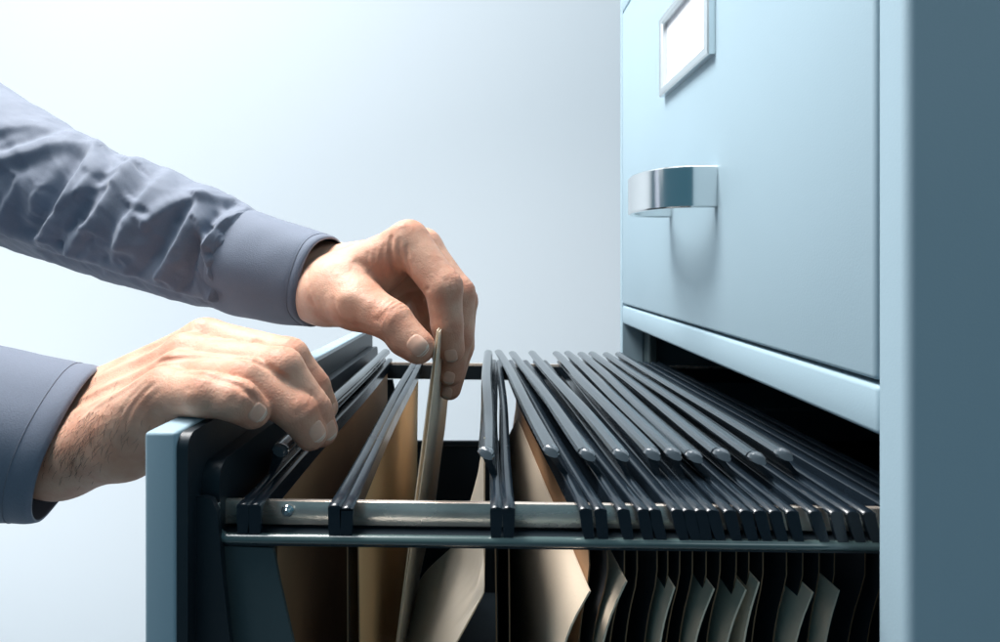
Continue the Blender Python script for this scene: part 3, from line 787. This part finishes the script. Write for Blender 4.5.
# ---- hand lifting the sheet (left hand, thumb nearest)
Wr, Wf = P(326, 291, .366), P(328, 270, .397)
mc2, mc3, mc4, mc5 = P(409, 242, .351), P(423, 249, .372), P(426, 260, .392), P(416, 280, .411)
fin = [
    [mc2, P(443.5, 288, .339), P(447, 324, .341), P(451, 349, .347)],
    [mc3, P(457, 294, .361), P(458.5, 335, .363), P(450.5, 373, .369)],
    [mc4, P(461, 301, .382), P(460, 346, .383), P(449.5, 388, .387)],
    [mc5, P(425, 317, .406), P(443, 350, .405), P(447.5, 381, .404)]]
rdd = [[.0133, .0112, .0097, .0086], [.0128, .0112, .0098, .0085], [.0120, .0108, .0094, .0082], [.0112, .0104, .0088, .0074]]
th = [P(336, 292, .354), P(357, 303.5, .3395), P(392, 321, .3255), P(417.0, 345.5, .3195)]
for nm, c in zip(('L index', 'L middle', 'L ring', 'L little', 'L thumb'), fin+[th]): chain_report(nm, c)
fd = Field((-.175, .300, -.112), (.018, .440, .050))
S = fd.blank()
add(fd, S, P(262, 276, .376), Wr, .0205, .0205, K); add(fd, S, P(262, 260, .408), Wf, .0190, .0185, K)
add(fd, S, Wr, mc2+np.array([-.003, 0, -.002]), .0200, .0128, .010)
add(fd, S, (Wr+Wf)/2+np.array([0, 0, .004]), mc3, .0190, .0122, .010)
add(fd, S, Wf, mc4, .0180, .0118, .010); add(fd, S, Wf, mc5, .0175, .0110, .010)
for m_ in (mc2, mc3, mc4, mc5): add(fd, S, (Wr+Wf)/2+np.array([.012, .004, -.010]), m_+np.array([-.010, .006, -.010]), .014, .0080, .009)
add(fd, S, Wr, th[0], .0205, .0195, .012)
add(fd, S, th[0], th[1], .0195, .0158, .012)
add(fd, S, P(352, 285, .352), P(388, 262, .360), .0125, .0085, .014)         # web between thumb and index
add(fd, S, P(360, 296, .348), P(392, 276, .364), .0095, .0060, .010)
add(fd, S, P(352, 298, .400), P(408, 286, .412), .0150, .0115, .010)        # little-finger side of the palm
add(fd, S, P(372, 286, .385), P(412, 272, .395), .0120, .0095, .010)
Fg = fd.blank()
for i in range(4):
    one = fd.blank()
    for j in range(3): add(fd, one, fin[i][j], fin[i][j+1], rdd[i][j], rdd[i][j+1], .0035)
    Fg = smin(Fg, one, .0006)
Tf = fd.blank()
add(fd, Tf, th[1], th[2], .0152, .0116, .006); add(fd, Tf, th[2], th[3], .0114, .0092, .004)
add(fd, Tf, th[2]*.45+th[3]*.55+np.array([-.001, .002, -.003]), th[3]+np.array([.0008, .0015, -.0015]), .0100, .0090, .005)
S = smin(S, Fg, .0065); S = smin(S, Tf, .0080)
for i in range(4):
    knuckle(fd, S, fin[i][0], fin[i][1], fin[i][2], rdd[i][1], 4, .0024, .0008, dors=(.85, -.25, .55), bulge=.0009)
    knuckle(fd, S, fin[i][1], fin[i][2], fin[i][3], rdd[i][2], 3, .0020, .0005, dors=(1, -.35, .15), bulge=.0003)
    up = np.array([.15, -.1, .98]); lump(fd, S, fin[i][0]+up*.008, .009, .0012)
knuckle(fd, S, th[1], th[2], th[3], .0116, 4, .0023, .0010, dors=(.35, -.75, .55), bulge=.0006)
smp = Sampler(fd, S)
def vp(px, py): return smp.view(px, py, .300)
# folds of the web and at the root of the index finger
draw([(391, 238), (390.5, 250), (392, 264), (397, 274)], .0019, .0014)
draw([(399, 240), (400, 252), (403, 266)], .0004, .0015)
draw([(407, 247), (407, 260), (411, 274)], .0006, .0013)
draw([(384, 246), (382, 258), (384, 272), (389, 282)], .0006, .0016)
draw([(376, 250), (374, 260), (377, 272)], .0004, .0014)
draw([(368, 254), (367, 262), (371, 272)], .0006, .0014)
draw([(357, 262), (367, 268), (376, 278), (386, 290)], .0012, .0028)
draw([(342, 238), (362, 240), (384, 233), (402, 226)], -.0010, .0030)
draw([(344, 296), (356, 296), (368, 302)], -.0012, .0050)
draw([(333, 300), (338, 314), (350, 326)], .0007, .0016)
draw([(309, 268), (308, 284), (314, 304)], .0006, .0016)
draw([(413, 289), (421, 292), (428, 289)], .0009, .0012)
for k in range(7): 
    x = 340 + k*4; draw([(x, 318+k*1.2), (x+7, 324+k)], .0003, .0007)
for k in range(60):
    x, y = rng.uniform(312, 440), rng.uniform(238, 330)
    a = rng.normal(1.6, .45); l = rng.uniform(4, 10)
    draw([(x, y), (x+l*.5*math.cos(a)+rng.normal(0, .7), y+l*.5*math.sin(a)), (x+l*math.cos(a), y+l*math.sin(a))], rng.uniform(.00006, .00017), .0007)
spots = []
for i in range(4):
    spots += [(fin[i][0]+np.array([0, -.004, .009]), .011, .35), (fin[i][1]+np.array([.007, -.005, .004]), .0095, .6), (fin[i][2]+np.array([.004, -.006, 0]), .008, .4), (fin[i][3], .013, .6)]
spots += [(th[2]+np.array([0, -.009, .004]), .009, .5), (th[3], .013, .55), (P(374, 318, .325), .014, .35), (P(380, 262, .345), .013, .4), (P(352, 316, .33), .02, .25), (P(428, 280, .34), .02, .2)]
hL = hand_object(fd, S, person, 'raised hand pinching the sheet between thumb and fingertips', spots)
nail(smp, hL, 417.5, 345.0, .300, th[3], th[2], .0118, .0135, .86)
nail(smp, hL, 451, 356, .300, fin[0][3], fin[0][2], .0090, .0110, .82)
nail(smp, hL, 449, 378, .300, fin[1][3], fin[1][2], .0085, .0105, .82)
nail(smp, hL, 447, 393, .300, fin[2][3], fin[2][2], .0080, .0100, .82)

# ------------------------------------------------------------------ sleeves
def catmull(pts, n):
    pts = np.array(pts, float); Q = np.concatenate([[2*pts[0]-pts[1]], pts, [2*pts[-1]-pts[-2]]]); out = []
    m = len(pts)-1
    for s in np.linspace(0, m, n):
        i = min(int(s), m-1); t = s-i; a, b, c, d = Q[i:i+4]
        out.append(.5*((2*b)+(-a+c)*t+(2*a-5*b+4*c-d)*t*t+(-a+3*b-3*c+d)*t**3))
    return np.array(out)
def vnoise(p, seed):
    """smooth value noise, vectorised."""
    p = np.asarray(p); i = np.floor(p).astype(np.int64); f = p-i; f = f*f*(3-2*f); r = 0
    def hsh(a, b, c):
        h = (a*374761393 + b*668265263 + c*2147483647 + seed*974634777) & 0xffffffff
        h = ((h ^ (h >> 13))*1274126177) & 0xffffffff
        return ((h ^ (h >> 16)) & 0xffff)/65535.
    for a in (0,1):
        for b in (0,1):
            for c in (0,1):
                w = (f[...,0] if a else 1-f[...,0])*(f[...,1] if b else 1-f[...,1])*(f[...,2] if c else 1-f[...,2])
                r = r + w*hsh(i[...,0]+a, i[...,1]+b, i[...,2]+c)
    return r*2-1
def tube(path, nl, na, squash=1., rim=None):
    """path rows: x, y, z, r.  Returns grid points, normals."""
    C4 = catmull(path, nl); c, r = C4[:, :3], C4[:, 3]
    t = np.gradient(c, axis=0); t /= np.linalg.norm(t, axis=1, keepdims=True)
    up = np.array([0, 0, 1.]); s = np.cross(t, up); s /= np.linalg.norm(s, axis=1, keepdims=True); u = np.cross(s, t)
    th_ = np.linspace(0, 2*np.pi, na, endpoint=False)
    nr = s[:, None]*np.cos(th_)[None, :, None] + u[:, None]*np.sin(th_)[None, :, None]
    G = c[:, None] + nr*r[:, None, None]*np.array([1.])[None, :, None]
    return G, nr, t
def tube_mesh(name, Go, Gi, m, parent):
    """open sleeve with wall thickness: outer grid Go, inner grid Gi."""
    nl, na = Go.shape[:2]; k = nl*na
    verts = np.concatenate([Go.reshape(-1, 3), Gi.reshape(-1, 3)]); f = []
    for i in range(nl-1):
        for j in range(na):
            q = (i*na+j, i*na+(j+1) % na, (i+1)*na+(j+1) % na, (i+1)*na+j)
            f.append(q); f.append(tuple(k+a for a in reversed(q)))
    for j in range(na):
        a, b = j, (j+1) % na; f.append((b, a, k+a, k+b)); a, b = (nl-1)*na+j, (nl-1)*na+(j+1) % na; f.append((a, b, k+b, k+a))
    me = bpy.data.meshes.new(name); me.from_pydata(verts.tolist(), [], f); me.update()
    bm = bmesh.new(); bm.from_mesh(me); bmesh.ops.recalc_face_normals(bm, faces=bm.faces); bm.to_mesh(me); bm.free()
    return link_mesh(name, me, m, parent, True)
def proj(G): return np.stack([CX + G[..., 0]/G[..., 1]*F, CY - G[..., 2]/G[..., 1]*F], -1)
def fold(q, poly, w, n=np.array([-.62, .78])):
    """cloth fold: a gentle slope on the side facing up, a steep one on the side facing down."""
    best = None; sg = None
    poly = catmull(poly, 18) if len(poly) > 2 else poly
    for a, b in zip(poly[:-1], poly[1:]):
        a = np.array(a, float); b = np.array(b, float); d = b-a
        t = np.clip(((q-a)@d)/(d@d), 0, 1); e = q-a-t[..., None]*d; dd = np.sqrt((e**2).sum(-1)); s_ = e@n
        if best is None: best, sg = dd, s_
        else:
            m = dd < best; best = np.where(m, dd, best); sg = np.where(m, s_, sg)
    x = best*np.where(sg > 0, 1/(.95*w), 1/(2.5*w))
    return np.exp(-np.abs(x)**2)
def seg_dist(q, poly):
    best = None; par = None
    for a, b in zip(poly[:-1], poly[1:]):
        a = np.array(a, float); b = np.array(b, float); d = b-a
        t = np.clip(((q-a)@d)/(d@d), 0, 1); e = q-a-t[..., None]*d; dd = np.sqrt((e**2).sum(-1))
        best = dd if best is None else np.minimum(best, dd)
    return best
def row(px, py, d, r): return [*P(px, py, d), r]
# upper sleeve
path = [row(-330, -40, .56, .074), row(-200, 45, .51, .070), row(-90, 118, .46, .063), row(0, 168, .430, .0555), row(52, 193, .421, .0490), row(100, 213, .413, .0462), row(150, 229, .405, .0452), row(205, 248, .396, .0410), row(238, 260, .391, .0366), row(252, 264, .3885, .0352)]
G, nr, tt = tube(path, 420, 260)
q = proj(G); face = np.clip(-(nr*(G/np.linalg.norm(G, axis=2, keepdims=True))).sum(2)*1.6+.25, 0, 1)
disp = np.zeros(G.shape[:2])
ridges = [([(0,166),(35,155),(63,148),(94,146)], .0040, 6), ([(96,148),(82,174),(63,209),(44,236)], .0046, 5.5), ([(138,160),(119,185),(98,220),(74,249)], .0044, 6),
          ([(168,172),(147,199),(124,230),(116,256)], .0030, 6), ([(232,200),(206,200),(178,207),(147,228)], .0036, 4.5), ([(200,205),(185,232),(162,274)], .0034, 4.5),
          ([(201,226),(206,255),(221,292)], .0030, 4), ([(208,248),(222,228),(248,212)], .0036, 4), ([(0,134),(35,129),(72,138)], .0022, 5), ([(12,236),(45,246),(105,265),(160,283),(225,300)], .0024, 3.5),
          ([(20,180),(8,210),(2,236)], .003, 5), ([(116,172),(96,176),(84,196)], .0018, 4), ([(64,208),(90,190),(112,186)], .0014, 3.5), ([(130,228),(122,248)], .002, 4),
          ([(-40,150),(-20,190),(-30,230)], .004, 8), ([(-90,110),(-70,150),(-85,200)], .004, 9)]
valleys = [([(80,158),(62,180),(42,214),(30,232)], .0046, 9), ([(22,168),(18,200),(16,232)], .0030, 9), ([(112,168),(98,184),(84,214),(64,240)], .0026, 6), ([(176,218),(160,246),(140,272)], .0048, 10),
           ([(198,240),(192,262),(188,286)], .0034, 7), ([(216,214),(208,232)], .0034, 5), ([(128,256),(100,258)], .0022, 7), ([(60,134),(30,142),(5,152)], .0022, 5), ([(228,206),(245,200)], .002, 4), ([(40,252),(110,275),(180,296)], .002, 4)]
for pl, a, w in ridges:
    disp += a*1.3*face*fold(q, pl, w*.95)
for pl, a, w in valleys: disp -= a*face*np.exp(-(seg_dist(q, pl)/(w*.9))**2)
pr = G*np.array([28, 22, 28.]); skew = G[..., [0, 1, 2]].copy(); skew[..., 0] += .8*skew[..., 2]
nz = vnoise(skew*np.array([70, 26, 30.]), 3); nz2 = vnoise(skew*np.array([150, 60, 60.]), 5); nz3 = vnoise(G*np.array([34, 34, 34.]), 9)
disp += .0014*(1-np.abs(nz))**2 - .0010 + .0006*nz2 + .0016*nz3 + .00022*vnoise(skew*np.array([420, 200, 200.]), 31)
ii = np.linspace(0, 1, G.shape[0])[:, None]
for k in range(70):                                                            # small secondary creases
    t0 = rng.uniform(.18, .97); i0 = int(t0*(G.shape[0]-1)); j0 = int(rng.uniform(.50, 1.02)*G.shape[1]) % G.shape[1]
    p0 = q[i0, j0]; a_ = rng.normal(2.15, .35); l_ = rng.uniform(10, 34); bend = rng.normal(0, 4)
    pl = [tuple(p0), (p0[0]+l_*.5*math.cos(a_)+bend, p0[1]+l_*.5*math.sin(a_)), (p0[0]+l_*math.cos(a_), p0[1]+l_*math.sin(a_))]
    disp += rng.uniform(.0004, .0013)*face*fold(q, pl, rng.uniform(1.5, 3.0))
for _ in range(1):
    p_ = np.pad(disp, ((1, 1), (0, 0)), mode='edge'); disp = (p_[:-2]+2*p_[1:-1]+p_[2:])/4
    disp = (np.roll(disp, 1, 1)+2*disp+np.roll(disp, -1, 1))/4
disp += .00016*vnoise(skew*np.array([420, 200, 200.]), 37)
fade = np.clip((1-ii)/.035, 0, 1); disp *= fade
# gathers where the cloth is pleated into the cuff
ang = np.linspace(0, 2*np.pi, G.shape[1], endpoint=False)[None, :]
disp += .0016*np.exp(-((1-ii)/.05))*np.clip((1-ii)/.01, 0, 1)*np.sin(ang*15+2*np.sin(ang*3))
Go = G + nr*disp[..., None]; Gi = G + nr*(disp-.0011)[..., None]
slL = tube_mesh('shirt_sleeve', Go, Gi, M['cloth'], person); slL['label'] = 'wrinkled sleeve of the raised arm'
def cuff(path, parent, na=140, nl=60, wav=.0010, ph=0., th_=.0012, stitch=.007, shear=0.):
    G, nr, t = tube(path, nl, na)
    a = np.linspace(0, 2*np.pi, na, endpoint=False)[None, :]; i = np.linspace(0, 1, nl)[:, None]
    if shear: G = G + t[:, None]*(shear*np.sin(a)*i**2)[..., None]
    d = wav*np.sin(a*2+ph)*i + .0006*np.sin(a*5+ph*2+i*3) + .0006*vnoise(G*60, 21)
    edge = np.minimum(i, 1-i)*nl
    d = d - .0003*np.exp(-((i*nl-(nl-1-4))/1.1)**2) - .0003*np.exp(-((i*nl-7)/1.1)**2) - .0009*np.clip(1-edge/1.5, 0, 1)
    Go = G + nr*d[..., None]; Gi = G + nr*(d-th_)[..., None]
    o = tube_mesh('cuff', Go, Gi, [M['cloth'], M['cloth_in']], parent)
    k = 0
    for p in o.data.polygons:
        c_ = p.index
        if p.index < 2*(nl-1)*na and p.index % 2 == 1: p.material_index = 1
    # row of stitches along the cuff edge
    bm = bmesh.new()
    for row_ in (nl-6,):
        ring = Go[row_] + nr[row_]*.00012
        for j in range(0, na):
            p0, p1 = ring[j], ring[(j+1) % na]
            for s0_, s1_ in ((.08, .40), (.58, .90)):
                A, B = p0+(p1-p0)*s0_, p0+(p1-p0)*s1_
                sweep(bm, [Vector(A), Vector(B)], circle(.00022, 5), up=Vector(nr[row_][j]))
    obj('stitching', bm, M['stitch'], parent)
    return o
cuff([row(235, 259, .3915, .0362), row(250, 263.5, .3888, .0366), row(275, 270, .3835, .0355), row(300, 276, .3785, .0338), row(323, 281.5, .3745, .0318)], slL, ph=.6)
# lower sleeve
path = [row(-900, 250, .235, .066), row(-560, 335, .228, .058), row(-330, 385, .232, .0500), row(-190, 411, .2650, .0440), row(-120, 418, .2735, .0422)]
G, nr, tt = tube(path, 260, 200)
skew = G.copy(); skew[..., 0] += .7*skew[..., 2]
nz = vnoise(skew*np.array([60, 30, 26.]), 13); nz3 = vnoise(G*np.array([34, 34, 34.]), 19)
ii = np.linspace(0, 1, G.shape[0])[:, None]
disp = (.0030*(1-np.abs(nz))**2 - .0014 + .002*nz3)*np.clip((1-ii)/.05, 0, 1)
slR = tube_mesh('shirt_sleeve', G + nr*disp[..., None], G + nr*(disp-.0011)[..., None], M['cloth'], person); slR['label'] = 'sleeve of the arm resting on the drawer'
cuff([row(-140, 416, .2715, .0425), row(-90, 421, .2780, .0424), row(-40, 427, .2845, .0420), row(5, 432, .2910, .0414), row(74, 441, .3000, .0405)], slR, ph=2.2, wav=.0006, shear=.002)

# ------------------------------------------------------------------ light, camera
def area(name, loc, to, size, power, col=(1, 1, 1), sy=None, spread=180):
    l = bpy.data.lights.new(name, 'AREA'); l.energy = power; l.color = col; l.size = size; l.spread = math.radians(spread)
    if sy: l.shape = 'RECTANGLE'; l.size_y = sy
    o = bpy.data.objects.new(name, l); C.objects.link(o); o.location = loc
    o.rotation_euler = (Vector(to)-Vector(loc)).to_track_quat('-Z', 'Y').to_euler()
    return o
area('softbox_lamp', (-.46, .50, 1.05), (-.03, .38, -.06), .42, 11, (1, .975, .945), spread=112)
area('fill_lamp', (-2.9, .42, 1.25), (.1, .42, .05), 1.3, 8.5, (1, .985, .97))
area('front_lamp', (.90, -1.0, .60), (.0, .40, -.08), .7, 2.4, (.86, .97, 1))
area('wall_lamp', (-1.15, .62, 2.25), (-.42, 1.55, .45), 2.2, 45, (.965, .985, 1), spread=105)
area('wall_lamp', (-1.6, .55, -.55), (-1.0, 1.55, -.15), 1.0, 10, (.97, .985, 1))
w = bpy.data.worlds.new('World'); bpy.context.scene.world = w; w.use_nodes = True
bg = w.node_tree.nodes['Background']; bg.inputs[0].default_value = (.23, .62, .86, 1); bg.inputs[1].default_value = .23

cam = bpy.data.cameras.new('camera'); co = bpy.data.objects.new('camera', cam); C.objects.link(co)
co.location = (0, 0, 0); co.rotation_euler = (math.radians(90), 0, 0)
cam.sensor_width = 36; cam.lens = F/1000*36; cam.shift_x = (500-CX)/1000; cam.shift_y = (CY-321)/1000
cam.clip_start = .01; cam.clip_end = 60
cam.dof.use_dof = True; cam.dof.focus_distance = .325; cam.dof.aperture_fstop = 15
sc = bpy.context.scene; sc.camera = co
sc.view_settings.view_transform = 'Standard'; sc.view_settings.look = 'None'; sc.view_settings.exposure = 0; sc.view_settings.gamma = 1
sc.cycles.max_bounces = 8; sc.cycles.diffuse_bounces = 4
# lift the whole layout so that the floor lies at zero
for o in list(C.objects):
    if o.parent is None: o.location.z += UP
